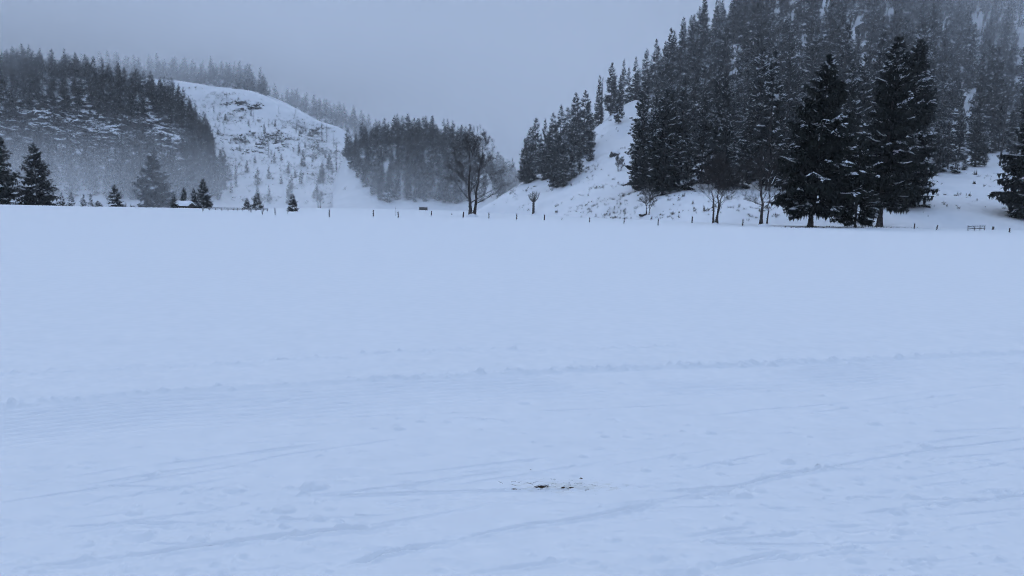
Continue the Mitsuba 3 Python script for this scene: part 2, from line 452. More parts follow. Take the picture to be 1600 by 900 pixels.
R_ROWS = [
    [(735, 272, (-1.6,)), (800, 226, (-1.2,)), (850, 196, (-1.2,)), (950, 152, (-1.2,)), (1050, 126, (-1.2,)), (1150, 114, (-1.2,)), (1300, 113, (-1.2,)), (1450, 109, (-1.2,)), (1600, 108, (-1.2,)), (1900, 108, (-1.2,))],
    [(735, 276, (-1.4,)), (800, 238, 313), (850, 214, 318), (950, 170, 318), (1050, 142, 318), (1150, 132, 318), (1300, 132, 318), (1450, 138, 316), (1600, 140, 314), (1900, 140, 312)],
    [(735, 282, (-1.4,)), (800, 246, 304), (850, 232, 299), (950, 198, 286), (1050, 168, 290), (1150, 160, 295), (1300, 160, 290), (1450, 176, 268), (1600, 182, 262), (1900, 185, 255)],
    [(735, 288, (-1.4,)), (800, 256, 299), (850, 256, 282), (950, 245, 236), (1050, 230, 222), (1150, 222, 206), (1300, 220, 190), (1450, 232, 182), (1600, 250, 184), (1900, 260, 176)],
    [(735, 292, (-1.5,)), (762, 268, 322), (803, 266, 293), (857, 278, 266), (900, 290, 230), (937, 300, 194), (973, 312, 167), (1013, 325, 148), (1043, 335, 132), (1100, 360, 72), (1200, 392, -10), (1300, 425, -60), (1450, 480, -85), (1600, 540, -90), (1900, 580, -90)],
]
hill('right_mountainside', 'steep snowy mountainside with spruce forest on the right', 735, 1900, R_ROWS, 560, 230, 2,
     terr=lambda px, py: np.maximum(ell(px, py, (1525, 75, 110, 75), (1490, 150, 70, 60), (1215, 80, 60, 45), (1140, 150, 45, 60), (1400, 60, 90, 70), (1010, 160, 14, 14)) * .9, .38 * ss(290, 200, py) * ss(985, 1060, px)), relief=(2.2, 20.0), cut=.76, strata=(-.3, 22.0, 14.0), force=.7)

B_ROWS = [
    [(-180, 395, (-5.5,)), (0, 395, (-5.5,)), (280, 400, (-5.5,)), (375, 425, (-5.5,))],
    [(-180, 430, 302), (0, 430, 302), (100, 430, 301), (200, 430, 301), (280, 440, 302), (330, 452, 309), (375, 475, 317)],
    [(-180, 480, 238), (0, 480, 238), (100, 478, 240), (200, 476, 243), (280, 480, 246), (325, 490, 270), (375, 505, 314)],
    [(-180, 502, 168), (0, 502, 170), (100, 502, 182), (200, 504, 190), (280, 508, 199), (320, 516, 236), (375, 532, 310)],
    [(-180, 640, 110), (0, 615, 112), (60, 595, 115), (130, 575, 125), (200, 562, 141), (255, 556, 159), (290, 548, 183), (320, 543, 219), (345, 543, 262), (375, 550, 312)],
]
hill('left_cliff_hill', 'wooded hill with a snowy rock cliff band on the left', -180, 375, B_ROWS, 520, 260, 3,
     terr=lambda px, py: ss(120, 185, py) * ss(300, 245, py) * ss(372, 335, px) + .25 * ss(110, 140, py) * ss(260, 200, py) * ss(340, 320, px), relief=(2.6, 26.0), cut=.72, strata=(1.0, 26.0, 9.0))

C_ROWS = [
    [(180, 430, (-5.5,)), (640, 430, (-3.5,))],
    [(180, 470, 309), (320, 470, 307), (450, 470, 307), (560, 472, 310), (640, 478, 320)],
    [(180, 560, 242), (320, 560, 237), (450, 570, 241), (540, 575, 256), (590, 580, 291), (640, 565, 320)],
    [(180, 650, 181), (320, 650, 176), (450, 660, 196), (540, 670, 226), (590, 645, 281), (640, 605, 321)],
    [(180, 740, 116), (240, 732, 124), (290, 726, 129), (340, 720, 138), (390, 715, 143), (440, 710, 160), (500, 705, 189), (545, 700, 208), (580, 690, 250), (610, 662, 301), (640, 640, 322)],
]
hill('cleared_slope', 'open snowy slope cleared of forest in the middle distance', 180, 640, C_ROWS, 430, 260, 4,
     terr=lambda px, py: .9 * ell(px, py, (400, 222, 60, 20), (372, 166, 42, 8), (470, 205, 60, 8)) * ss(.46, .60, meshkit.fbm(np.stack([px / 14, py / 6, px * 0], -1), 3, 3)), relief=(2.4, 22.0), cut=.45, strata=(1.0, 26.0, 7.0))

D_ROWS = [
    [(520, 400, (-4.0,)), (560, 400, (-2.0,)), (700, 400, (-1.2,)), (840, 420, (-1.2,))],
    [(520, 425, 317), (545, 425, 311), (600, 425, 303), (700, 425, 303), (760, 425, 311), (800, 432, 323), (840, 440, (-1.3,))],
    [(520, 470, 302), (545, 465, 278), (600, 460, 264), (700, 460, 260), (750, 462, 282), (790, 472, 313), (840, 485, (-1.4,))],
    [(520, 532, 288), (540, 522, 247), (570, 515, 230), (620, 512, 224), (680, 510, 226), (725, 506, 234), (750, 507, 254), (775, 512, 292), (800, 518, 316), (840, 525, (-1.5,))],
]
hill('wooded_knoll', 'low forested hill in the middle of the valley', 520, 840, D_ROWS, 160, 120, 5, relief=(2.0, 22.0))
hill('valley_head', 'distant valley side fading into mist beyond the field', 690, 960, [
    [(690, 610, (-2.5,)), (960, 610, (-2.5,))], [(690, 650, 305), (800, 650, 318), (960, 650, 322)], [(690, 700, 275), (760, 700, 296), (820, 710, 312), (960, 720, 322)]], 60, 40, 6)
hill('back_ridge', 'misty ridge behind the cleared slope', 40, 480, [
    [(40, 780, (20.,)), (480, 780, (20.,))], [(40, 830, 170), (250, 830, 165), (400, 830, 185), (480, 830, 215)],
    [(40, 880, 128), (200, 885, 122), (260, 885, 125), (290, 890, 132), (340, 890, 126), (400, 880, 143), (480, 870, 178)]], 110, 50, 7)
hill('far_ridge', 'far mountain shoulder almost lost in the cloud', 380, 760, [
    [(380, 880, (15.,)), (760, 880, (5.,))], [(380, 940, 200), (500, 940, 215), (600, 940, 250), (760, 940, 310)],
    [(380, 1010, 158), (450, 1000, 166), (500, 1000, 180), (560, 1000, 202), (640, 1000, 242), (760, 1000, 312)]], 100, 50, 8)


# ------------------------------------------------------------------ trees
def kites(P, D, U, l, w, sag):
    """Flat pointed sprays: from P along D (unit), side vector U, length l, half width w; the sides hang by sag."""
    l, w, sag = l[:, None], w[:, None], sag[:, None]
    z = np.array([0, 0, 1.])
    a = P + D * l * .45 + U * w - z * sag
    b = P + D * l * .45 - U * w - z * sag
    t = P + D * l
    n = len(P)
    v = np.stack([P, a, t, b], 1).reshape(-1, 3)
    i = np.arange(n)[:, None] * 4
    return v, np.vstack([i + [0, 1, 2], i + [0, 2, 3]])


def tris(a, b, c):
    n = len(a)
    return np.stack([a, b, c], 1).reshape(-1, 3), np.arange(3 * n).reshape(-1, 3)


def spruce(h, R, seed, whorls, per, twigs, sub=0, pw=.8, snow=.3, clear=.06, patchy=1.0, bare=0.0, snow_size=1.0, fat=1.0, bough=.4, droop=0.0):
    """(trunk, crown, snow) of a spruce of height h and crown radius R."""
    rng = np.random.default_rng(seed)
    n = whorls * per
    t = np.repeat((np.arange(whorls) + .3) / whorls, per) + rng.normal(0, .35 / whorls, n)
    t = np.clip(t, 0, .985)
    keep = rng.random(n) > bare
    t = t[keep]; n = len(t)
    az = rng.uniform(0, 2 * np.pi, n)
    prof = np.minimum(1, (1 - t) ** pw * (1.0 + .25 * t)) * np.minimum(1, .55 + 3.2 * t)
    lobes = .72 + .56 * meshkit.fbm(np.stack([np.cos(az) * .9, np.sin(az) * .9, t * 7 + seed * 3.1], -1), 3, seed)
    L = R * (prof * lobes * rng.uniform(.70, 1.15, n) + .035)
    z0 = h * (clear + (1 - clear) * t)
    e = -.22 - droop * (1 - t) + .75 * t + rng.normal(0, .10, n)
    bow = rng.uniform(.08, .20, n) * (1 - .6 * t)
    # twigs along every branch
    k = twigs * 2 + 1
    s = (np.arange(twigs) + .5) / twigs
    s = np.concatenate([.12 + .86 * s, .12 + .86 * s, [.96]])[None] + rng.normal(0, .03, (n, k))
    side = np.concatenate([np.ones(twigs), -np.ones(twigs), [0]])[None]
    s = np.clip(s, .05, 1)

    def spine(s):
        r = L[:, None] * s * np.cos(e)[:, None]
        z = z0[:, None] + L[:, None] * (s * np.sin(e)[:, None] - bow[:, None] * np.sin(np.pi * s * .9))
        return np.stack([r * np.cos(az)[:, None], r * np.sin(az)[:, None], z], -1)

    P = spine(s).reshape(-1, 3)
    ang = (az[:, None] + side * rng.uniform(.5, 1.0, (n, k))).reshape(-1)
    l = (L[:, None] * (.16 + .42 * (1 - s) ** .8) * rng.uniform(.7, 1.25, (n, k)) + .012 * h * (1 - .5 * t[:, None])).reshape(-1)
    dz = rng.uniform(-.55, .02, n * k)
    D = np.stack([np.cos(ang), np.sin(ang), dz], -1)
    D /= np.linalg.norm(D, axis=1, keepdims=True)
    U = np.stack([-np.sin(ang), np.cos(ang), 0 * ang], -1)
    sf = s.reshape(-1)
    out = []
    zz = np.array([0, 0, 1.])
    if sub:
        out.append(kites(P, D, U, l, l * .10, l * .05))
        m = len(P)
        q = np.tile((np.arange(sub) + .6) / sub, 2)[None] + rng.normal(0, .05, (m, 2 * sub))
        sd = np.r_[np.ones(sub), -np.ones(sub)][None]
        PP = (P[:, None] + D[:, None] * (l[:, None] * q)[..., None]).reshape(-1, 3)
        a2 = (ang[:, None] + sd * rng.uniform(.5, 1.1, (m, 2 * sub))).reshape(-1)
        l2 = (l[:, None] * (.22 + .30 * (1 - q)) * rng.uniform(.7, 1.3, (m, 2 * sub))).reshape(-1)
        D2 = np.stack([np.cos(a2), np.sin(a2), rng.uniform(-.9, -.05, len(a2))], -1)
        D2 /= np.linalg.norm(D2, axis=1, keepdims=True)
        U2 = np.stack([-np.sin(a2), np.cos(a2), 0 * a2], -1) * (l2 * .24)[:, None]
        out.append(tris(PP + U2, PP + D2 * l2[:, None] * 1.1, PP - U2))
        hang = rng.random(m) < .7
        hp = P[hang]; hd = D[hang]; hl = l[hang][:, None]
        drop = rng.uniform(.25, .65, len(hp))[:, None] * hl + .1
        out.append(tris(hp + hd * hl * .15, hp + hd * hl * .5, hp + hd * hl * .3 - zz * drop))
        out.append(tris(hp + hd * hl * .5, hp + hd * hl * .9, hp + hd * hl * .72 - zz * drop * .8))
    else:
        out.append(kites(P, D, U, l, l * .26 * fat, l * .12))
        drop = rng.uniform(.2, .5, len(P))[:, None] * l[:, None]
        out.append(tris(P + D * (l * .1)[:, None], P + D * (l * .95)[:, None], P + D * (l * .55)[:, None] - zz * drop))
    # leader
    a3 = np.arange(4) * 2.4
    tip = np.array([0, 0, h])
    out.append(tris(np.stack([np.cos(a3) * .012 * h, np.sin(a3) * .012 * h, np.full(4, h * .93)], -1), np.tile(tip, (4, 1)),
                    np.stack([np.cos(a3 + 1.3) * .012 * h, np.sin(a3 + 1.3) * .012 * h, np.full(4, h * .94)], -1)))
    crown = cat(out)
    # snow lying on the outer sprays, in patches
    nz = meshkit.fbm(P / h * 9 + seed * 1.7, 3, seed + 3)
    sel = (rng.random(len(P)) < snow * 2.2 * ss(.50 - .25 * (1 - patchy), .68, nz)) & (sf > .35)
    sp, sd_, su, sl = P[sel], D[sel], U[sel], l[sel] * rng.uniform(.45, 1.0, sel.sum())
    w = sl * rng.uniform(.14, .30, len(sl)) * snow_size
    lift = zz * (.010 * h * .35 + .03 * sl)[:, None]
    b0 = sp + lift * .4
    t0 = sp + sd_ * sl[:, None] + lift * .3
    m1 = sp + sd_ * (sl * .5)[:, None] + su * w[:, None] - zz * (sl * .04)[:, None]
    m2 = sp + sd_ * (sl * .5)[:, None] - su * w[:, None] - zz * (sl * .04)[:, None]
    c = sp + sd_ * (sl * .5)[:, None] + lift * 1.0 + zz * (w * .45)[:, None]
    ns = len(sp)
    v = np.stack([b0, m1, t0, m2, c], 1).reshape(-1, 3)
    i = np.arange(ns)[:, None] * 5
    snowm = (v, np.vstack([i + [0, 1, 4], i + [1, 2, 4], i + [2, 3, 4], i + [3, 0, 4]]))
    # and long streaks along the top of some boughs
    nb = meshkit.fbm(np.stack([np.cos(az) * 1.1, np.sin(az) * 1.1, t * 6], -1) + seed, 2, seed + 8)
    pick = np.flatnonzero((nb > .46) & (rng.random(n) < bough) & (t < .95))
    if len(pick):
        st = np.linspace(.42, .98, 5)
        B = spine(np.tile(st, (n, 1)))[pick] + zz * (.004 * h)
        rr_ = h * .0042 * snow_size * np.array([.45, 1.0, 1.1, .8, .35]) * (.55 + L[pick] / R * .6)[:, None]
        snowm = cat([snowm] + [tubes(B[:, q_], B[:, q_ + 1], rr_[:, q_], rr_[:, q_ + 1], 4) for q_ in range(4)])
    # trunk
    zr = np.array([-.02, .0, .02, .06, .3, .6, .85, .97]) * h
    rr = np.array([1.9, 1.6, 1.25, 1.0, .8, .5, .22, .08]) * h * .0135
    th = np.arange(7) * 2 * np.pi / 7
    wob = rng.normal(0, .0025 * h, (8, 2)); wob[:3] = 0
    v = np.stack([np.stack([wob[i, 0] + rr[i] * np.cos(th), wob[i, 1] + rr[i] * np.sin(th), np.full(7, zr[i])], -1) for i in range(8)]).reshape(-1, 3)
    i, j = np.meshgrid(np.arange(7), np.arange(7), indexing='ij')
    q = np.stack([i * 7 + j, i * 7 + (j + 1) % 7, (i + 1) * 7 + (j + 1) % 7, (i + 1) * 7 + j], -1).reshape(-1, 4)
    trunk = (v, np.vstack([q[:, [0, 1, 2]], q[:, [0, 2, 3]]]))
    return trunk, crown, snowm


def move(m, p, s=1.0, rot=0.0):
    c, sn = math.cos(rot), math.sin(rot)
    R = np.array([[c, -sn, 0], [sn, c, 0], [0, 0, 1]])
    return (m[0] * s) @ R.T + np.asarray(p), m[1]


def tree_parts(key, m, needles='mat_needles'):
    part(key, 'trunk', m[0], 'mat_bark', smooth=True)
    part(key, 'crown', m[1], needles)
    if len(m[2][1]):
        labels[part(key, 'snow', m[2], 'mat_snow', smooth=True)] = {'kind': 'stuff'}


# the big spruces at the right of the field: foot in the picture, top, crown half width at the widest
def hero(px, by, ty, half, seed, label, pw=.62, clear=.06, snow=.34, whorls=34, per=6, twigs=9, sub=3, lean=0.0, droop=0.0):
    p = stand(px, by)
    d = p[1]
    h = (by - ty) * d / FOC * 1.01
    k = thing('spruce_tree', label, 'tree', None)
    m = spruce(h, half * d / FOC, seed, whorls, per, twigs, sub, pw, snow, clear, snow_size=.62, bough=.55, droop=droop)
    sh = lean * d / FOC / h
    m = [(a[0] + np.stack([a[0][:, 2] * sh, 0 * a[0][:, 0], 0 * a[0][:, 0]], -1), a[1]) for a in m]
    tree_parts(k, [move(a, p) for a in m])
    return p, h


hero(1266, 355, 93, 66, 11, 'large dark spruce beside the bare tree with long limbs, leftmost of the big spruces', pw=.80, clear=.115, lean=14)
hero(1336, 356, 222, 34, 12, 'smaller spruce squeezed between the two tall big spruces', pw=.75, clear=.085, snow=.12, whorls=24, per=6, twigs=7, sub=2)
hero(1374, 355, 67, 46, 13, 'tallest dark spruce in the middle of the big group on the right', pw=.74, clear=.125, lean=9)
hero(1389, 353, 72, 52, 14, 'tall spruce standing close behind the tallest one, right side of the big group', pw=.74, clear=.095, snow=.36, lean=28)
hero(1622, 359, 112, 66, 19, 'dark spruce cut off by the right edge of the photo', pw=.80, clear=.115, droop=.0)

# smaller spruces beyond the left edge of the field
LEFT = [(-6, 322, 195, 40, 'dark spruce cut off by the left edge of the photo', 195, .35, .7),
        (57, 322, 223, 30, 'broad dark spruce second from the left behind the snow edge', 200, .30, .7),
        (240, 327, 236, 31, 'pale misty spruce, tall and broad, left of the snow roofed hut', 375, .8, .75),
        (318, 327, 279, 17, 'snow flecked spruce just right of the snow roofed hut', 185, .7, .75),
        (303, 327, 293, 10, 'slim spruce directly behind the snow roofed hut', 215, .6, .75),
        (288, 327, 292, 10, 'faint spruce standing behind the left end of the hut', 235, .6, .75),
        (180, 325, 288, 13, 'small dark spruce alone on the snow edge with a spreading foot', 152, .5, .7),
        (272, 327, 304, 8, 'little dark spruce left of the snow roofed hut', 154, .6, .8),
        (402, 329, 300, 10, 'small spruce behind the far end of the rail fence', 178, .4, .7),
        (386, 328, 309, 7, 'tiny spruce next to the small spruce at the rail fence', 180, .8, .7),
        (457, 331, 302, 11, 'small lone spruce with spreading lower branches on the open field', 160, .25, .8),
        (97, 324, 300, 10, 'shrubby snow flecked spruce right of the broad dark spruce', 185, .9, .8),
        (112, 324, 299, 10, 'bushy young spruce, second in the low row on the snow edge', 180, .9, .8),
        (131, 325, 303, 10, 'bushy young spruce, third in the low row on the snow edge', 185, .8, .8),
        (142, 325, 302, 8, 'bushy young spruce at the right end of the low row', 180, .8, .8),
        (153, 325, 313, 6, 'very small spruce with a snow cap on the snow edge', 152, 1.0, .8)]
for i, (px, by, ty, half, lab, d, sn, pw) in enumerate(LEFT):
    p = at_depth(px, by, d)
    p[2] = field_z(p[:1], p[1:2])[0]
    top = at_depth(px, ty, d)[2]
    h = top - p[2]
    k = thing('spruce_tree', lab, 'tree')
    big = h > 9
    m = spruce(h, half * d / FOC, 40 + i, 26 if big else 15, 7 if big else 6, 6 if big else 4, 2 if big else 0, pw, sn * .6, .03, snow_size=1.3)
    tree_parts(k, [move(a, p) for a in m])

# hillside trees: a few shapes, copied
VARIANTS = []
for i in range(12):
    g = f'spruce_shape_{i:03d}'
    rng = np.random.default_rng(100 + i)
    slim = rng.uniform(.115, .165)
    m = spruce(1.0, slim, 200 + i, 24, 6, 4, 0, pw=rng.uniform(.55, .8), snow=[.12, .26, .50, .85][i % 4], clear=rng.uniform(.03, .12), bare=rng.uniform(0, .12), snow_size=.8, fat=1.35)
    scene[g] = {'type': 'shapegroup', 'trunk': mikit.ply(m[0], 'mat_bark', smooth=True), 'crown': mikit.ply(m[1], 'mat_needles'), 'snow': mikit.ply(m[2], 'mat_snow', smooth=True)}
    VARIANTS.append(g)
FAR = []
for i in range(6):
    g = f'far_spruce_shape_{i:03d}'
    m = spruce(1.0, [.17, .19, .21, .18, .20, .23][i], 300 + i, 16, 6, 3, 0, pw=.7, snow=[.10, .16, .24, .36, .14, .2][i], clear=.05, snow_size=1.2, fat=1.7, bough=.12)
    mm = m[1]
    scene[g] = {'type': 'shapegroup', 'trunk': mikit.ply(m[0], 'mat_bark'), 'crown': mikit.ply(mm, 'mat_needles'), 'snow': mikit.ply(m[2], 'mat_snow', smooth=True)}
    FAR.append(g)

MAIN = 'spruces in the dense forest on the right mountainside'
FOREST = []   # (pixel height, position, height, label, group, far?)


def plant(p, h, label, group, rng, far=False):
    d = p[1]
    FOREST.append((h * FOC / d, p, h, label, group, far, rng.integers(0, 1000), rng.uniform(0, 6.28), rng.uniform(.85, 1.2) if far else rng.uniform(.66, 1.08)))


def hill_at(name, px, py):
    """The point of a hill that is seen in (or nearest to) the picture point."""
    H = HILLS[name]
    i = np.argmin((H['px'] - px) ** 2 + (H['py'] - py) ** 2)
    return H['G'].reshape(-1, 3)[i].copy()


def scatter(name, poly, spacing, hr, label, group, seed, gaps=(), thin=None, far=False, tries=9000):
    H = HILLS[name]
    G = H['G']
    rng = np.random.default_rng(seed)
    pg = Polygon(poly)
    x0, y0, x1, y1 = pg.bounds
    a = np.linalg.norm(np.cross(np.diff(G, axis=0)[:, :-1], np.diff(G, axis=1)[:-1]), axis=-1).ravel()
    px, py = H['px'][:-1, :-1].ravel(), H['py'][:-1, :-1].ravel()
    from shapely import contains_xy
    ok = contains_xy(pg, px, py)
    for cx, cy, rx, ry in gaps:
        ok &= ((px - cx) / rx) ** 2 + ((py - cy) / ry) ** 2 > 1
    pts = G[:-1, :-1].reshape(-1, 3)[ok]
    w = a[ok] / a[ok].sum()
    order = rng.choice(len(pts), min(tries, len(pts)), replace=False, p=w)
    Q = pts[order]
    if thin is not None:
        Q = Q[~thin(Q, rng)]
    free, got = np.ones(len(Q), bool), []
    for i, near in enumerate(cKDTree(Q[:, :2]).query_ball_point(Q[:, :2], spacing)):
        if free[i]:
            free[near] = False
            got.append(Q[i])
    for p in got:
        plant(p + [0, 0, -.4], rng.uniform(*hr) * (1 if rng.random() < .8 else .7), label, group, rng, far)


rng = np.random.default_rng(9)
L1, G1 = 'slender spruce in the grove left of the snow gully', 'spruces in the grove left of the snow gully'
for px, by, ty in [(819, 288, 216), (828, 286, 200), (835, 285, 181), (843, 283, 205), (850, 284, 187), (858, 280, 196), (862, 277, 178), (868, 291, 196), (874, 276, 166), (884, 268, 165),
                   (880, 292, 205), (890, 262, 175), (897, 252, 147), (905, 258, 170), (912, 240, 141), (905, 272, 200), (918, 236, 160), (928, 248, 180), (872, 293, 230), (893, 280, 214), (866, 285, 210), (922, 252, 176)]:
    p = hill_at('right_mountainside', px, by)
    plant(p + [0, 0, -.5], (by - ty) * p[1] / FOC, L1, G1, rng)
L2, G2 = 'spruce on the steep skyline above the snow gully', 'spruces on the right skyline'
for px, by, ty in [(931, 192, 114), (940, 190, 150), (953, 178, 96), (958, 186, 118), (972, 172, 91), (966, 196, 120), (979, 190, 104), (991, 158, 87), (997, 160, 104), (1009, 150, 74), (1016, 146, 90), (1023, 144, 60), (1032, 138, 78), (1037, 136, 66),
                   (1045, 130, 68), (1052, 122, 48), (1062, 108, 28), (1068, 112, 40), (1078, 100, 22), (1090, 85, 12), (1098, 78, -5)]:
    p = hill_at('right_mountainside', px, by)
    plant(p + [0, 0, -.5], (by - ty) * p[1] / FOC, L2, G2, rng)
RG = [(1142, 92, 9, 10), (1148, 128, 8, 12), (1205, 108, 12, 8), (1228, 62, 24, 9), (1530, 45, 26, 26), (1500, 80, 40, 8), (1108, 222, 6, 16), (1430, 95, 20, 18), (1088, 262, 8, 26)]
scatter('right_mountainside', [(992, 300), (1000, 262), (1010, 210), (1020, 165), (1050, 133), (1105, 72), (1200, -8), (1450, -8), (1450, 276), (1340, 292), (1220, 301), (1125, 302), (1098, 296), (1092, 276), (1080, 300), (1068, 296), (1045, 302), (1030, 308), (1000, 300)],
        8.8, (17, 30), 'snow flecked spruce in the dense forest on the right mountainside behind the bare trees', 'spruces in the dense forest on the right mountainside', 21, RG,
        thin=lambda p, r: meshkit.fbm(p / 17.0 + 4.4, 2, 14) > .64)
scatter('right_mountainside', [(1450, -10), (1760, -10), (1760, 256), (1600, 262), (1520, 266), (1450, 275)],
        9.0, (13, 25), 'spruce on the misty rocky mountainside above the sloping meadow on the far right', 'spruces above the sloping meadow', 22, RG)
scatter('right_mountainside', [(1200, -8), (1760, -10), (1760, -70), (1300, -55)], 11, (18, 24), 'spruce near the top of the right mountainside', 'spruces high on the right', 23, far=True)
scatter('right_mountainside', [(1000, 300), (1006, 262), (1014, 210), (1030, 160), (1060, 130), (1105, 72), (1200, -8), (1700, -8), (1700, 256), (1560, 264), (1450, 274), (1340, 292), (1220, 301), (1100, 300), (1045, 302)],
        4.6, (5, 14), 'small spruce in the undergrowth of the right mountainside', 'small spruces on the right mountainside', 24, RG, far=True,
        thin=lambda p, r: (meshkit.fbm(p / 11.0 + 8.4, 2, 17) < .49) | (r.random(len(p)) < .3))
for px, by, ty in [(1002, 298, 150), (1014, 297, 172), (1036, 306, 140), (1030, 300, 180), (1046, 300, 150), (1074, 301, 205), (1002, 290, 122), (1130, 300, 170), (1160, 300, 190), (1095, 288, 150), (1112, 292, 160)]:
    p = hill_at('right_mountainside', px, by)
    plant(p + [0, 0, -.5], (by - ty) * p[1] / FOC, 'front row spruce at the forest foot right of the gully', 'front row spruces right of the snow gully', rng)

scatter('left_cliff_hill', [(-170, 108), (0, 108), (60, 112), (130, 122), (200, 138), (255, 156), (290, 180), (322, 217), (318, 228), (290, 198), (240, 180), (180, 182), (100, 176), (0, 170), (-170, 168)],
        5.8, (12, 21), 'dark spruce in the belt of forest on top of the left cliff', 'spruces above the left cliff', 31,
        gaps=[(135, 172, 9, 20), (165, 182, 6, 14), (85, 178, 10, 9), (240, 186, 12, 8)], far=True)
scatter('left_cliff_hill', [(300, 205), (322, 217), (345, 258), (360, 300), (330, 300), (300, 275), (285, 235)], 7.5, (12, 20), 'spruce on the right shoulder of the left cliff hill', 'spruces on the right shoulder of the left hill', 33, far=True)
scatter('left_cliff_hill', [(-170, 312), (-170, 250), (0, 252), (120, 258), (200, 258), (290, 260), (330, 285), (345, 312)],
        7.0, (16, 29), 'misty spruce on the slope below the left cliff', 'spruces below the left cliff', 32, far=True,
        thin=lambda p, r: meshkit.fbm(p / 22.0, 2, 4) < .37)
scatter('left_cliff_hill', [(-170, 246), (-170, 190), (60, 190), (120, 215), (300, 215), (300, 250), (0, 250)], 13, (10, 18), 'spruce clinging to a ledge of the left cliff', 'spruces on the ledges of the left cliff', 34, far=True,
        thin=lambda p, r: r.random(len(p)) < .9)
scatter('cleared_slope', [(320, 318), (330, 258), (440, 250), (520, 262), (560, 318)], 13, (5, 13), 'small misty spruce at the foot of the cleared slope', 'spruces at the foot of the cleared slope', 41, far=True,
        thin=lambda p, r: meshkit.fbm(p / 16.0, 2, 6) < .50)
scatter('cleared_slope', [(310, 255), (315, 190), (345, 165), (420, 185), (470, 215), (500, 255)], 20, (4, 9), 'little spruce left standing on the cleared slope', 'little spruces on the cleared slope', 42, far=True,
        thin=lambda p, r: r.random(len(p)) < .55)
scatter('wooded_knoll', [(594, 314), (570, 290), (548, 262), (543, 246), (570, 229), (620, 223), (680, 225), (725, 233), (742, 250), (744, 290), (730, 318), (700, 318)],
        5.2, (9, 21), 'misty spruce in the forest on the low hill in mid valley', 'spruces on the low hill in mid valley', 51, far=True,
        gaps=[(604, 272, 9, 15), (706, 262, 7, 14), (690, 284, 9, 7), (600, 300, 6, 6)], thin=lambda p, r: r.random(len(p)) < .08)
scatter('wooded_knoll', [(742, 250), (762, 270), (780, 296), (800, 320), (740, 318), (744, 290)], 8.5, (9, 17), 'spruce on the right shoulder of the low hill behind the big bare tree', 'spruces on the right shoulder of the low hill', 52, far=True)
scatter('valley_head', [(720, 330), (720, 280), (760, 292), (850, 308), (850, 332)], 8, (24, 38), 'spruce almost lost in the mist at the head of the valley', 'spruces at the misty valley head', 61, far=True)
scatter('back_ridge', [(60, 178), (60, 125), (200, 119), (270, 124), (291, 131), (340, 123), (400, 140), (420, 152), (400, 185)], 10, (22, 33), 'spruce on the misty ridge behind the cleared slope', 'spruces on the misty back ridge', 62, far=True)
scatter('far_ridge', [(400, 190), (400, 156), (450, 164), (500, 178), (560, 200), (640, 240), (640, 265), (520, 225)], 12, (20, 30), 'spruce on the far shoulder in the cloud', 'spruces on the far shoulder', 63, far=True)

# the 300 largest stand alone, the rest are the far-off wood
_single = sum(k.startswith('spruce_tree') for k in labels)
_order = sorted(range(len(FOREST)), key=lambda i: -FOREST[i][0] * (1.0 if -60 < project(FOREST[i][1])[0] < 1660 and project(FOREST[i][1] + [0, 0, FOREST[i][2]])[1] > -60 else 0.01))
_forest_n = 0
for rank, i in enumerate(_order):
    ph, p, h, lab, grp, far, r, rot, wid = FOREST[i]
    single = rank < 300 - _single
    g = (FAR if (far and ph < 62) else VARIANTS)
    g = g[r % len(g)]
    if single:
        bx, by = project(p)
        look_ = ['dark', 'lightly snow flecked', 'snow flecked', 'heavily snow dusted'][r % 12 % 4] if g in VARIANTS else 'dark'
        size_ = 'short' if h < 19.5 else 'tall' if h > 24.5 else 'medium'
        high_ = 'low on' if by > 225 else 'halfway up' if by > 120 else 'high on'
        if grp == MAIN:
            where = ('just right of the snow gully' if bx < 1050 else 'above the three trunked bare tree' if bx < 1150 else 'behind the tree with long limbs' if bx < 1232
                     else 'behind the leftmost big spruce' if bx < 1345 else 'behind the tallest big spruces')
            lab, grp = f'{look_} {size_} spruce {high_} the right mountainside {where}', f'spruces {high_} the mountainside {where}'
        elif 'meadow' in grp:
            where = 'left half' if bx < 1530 else 'right half'
            lab, grp = f'{look_} {size_} misty spruce {high_} the slope above the sloping meadow, {where}', f'spruces {high_} the slope above the meadow, {where}'
        else:
            lab = f'{look_} {size_} {lab}'
        k = thing('spruce_tree', lab, 'tree', grp)
        labels[k + '__snow'] = {'kind': 'stuff'}
    else:
        _forest_n += 1
        k = f'spruce_forest__{_forest_n:03d}'
    scene[k] = {'type': 'instance', 'to_world': T().translate(p.tolist()).rotate([0, 0, 1], math.degrees(rot)).scale([h * wid, h * wid, h]), 'group': {'type': 'ref', 'id': g}}
tag('spruce_forest', 'distant misty spruce forest covering the far hillsides', 'forest', kind='stuff')
print('forest', len(FOREST), 'stuff', _forest_n)


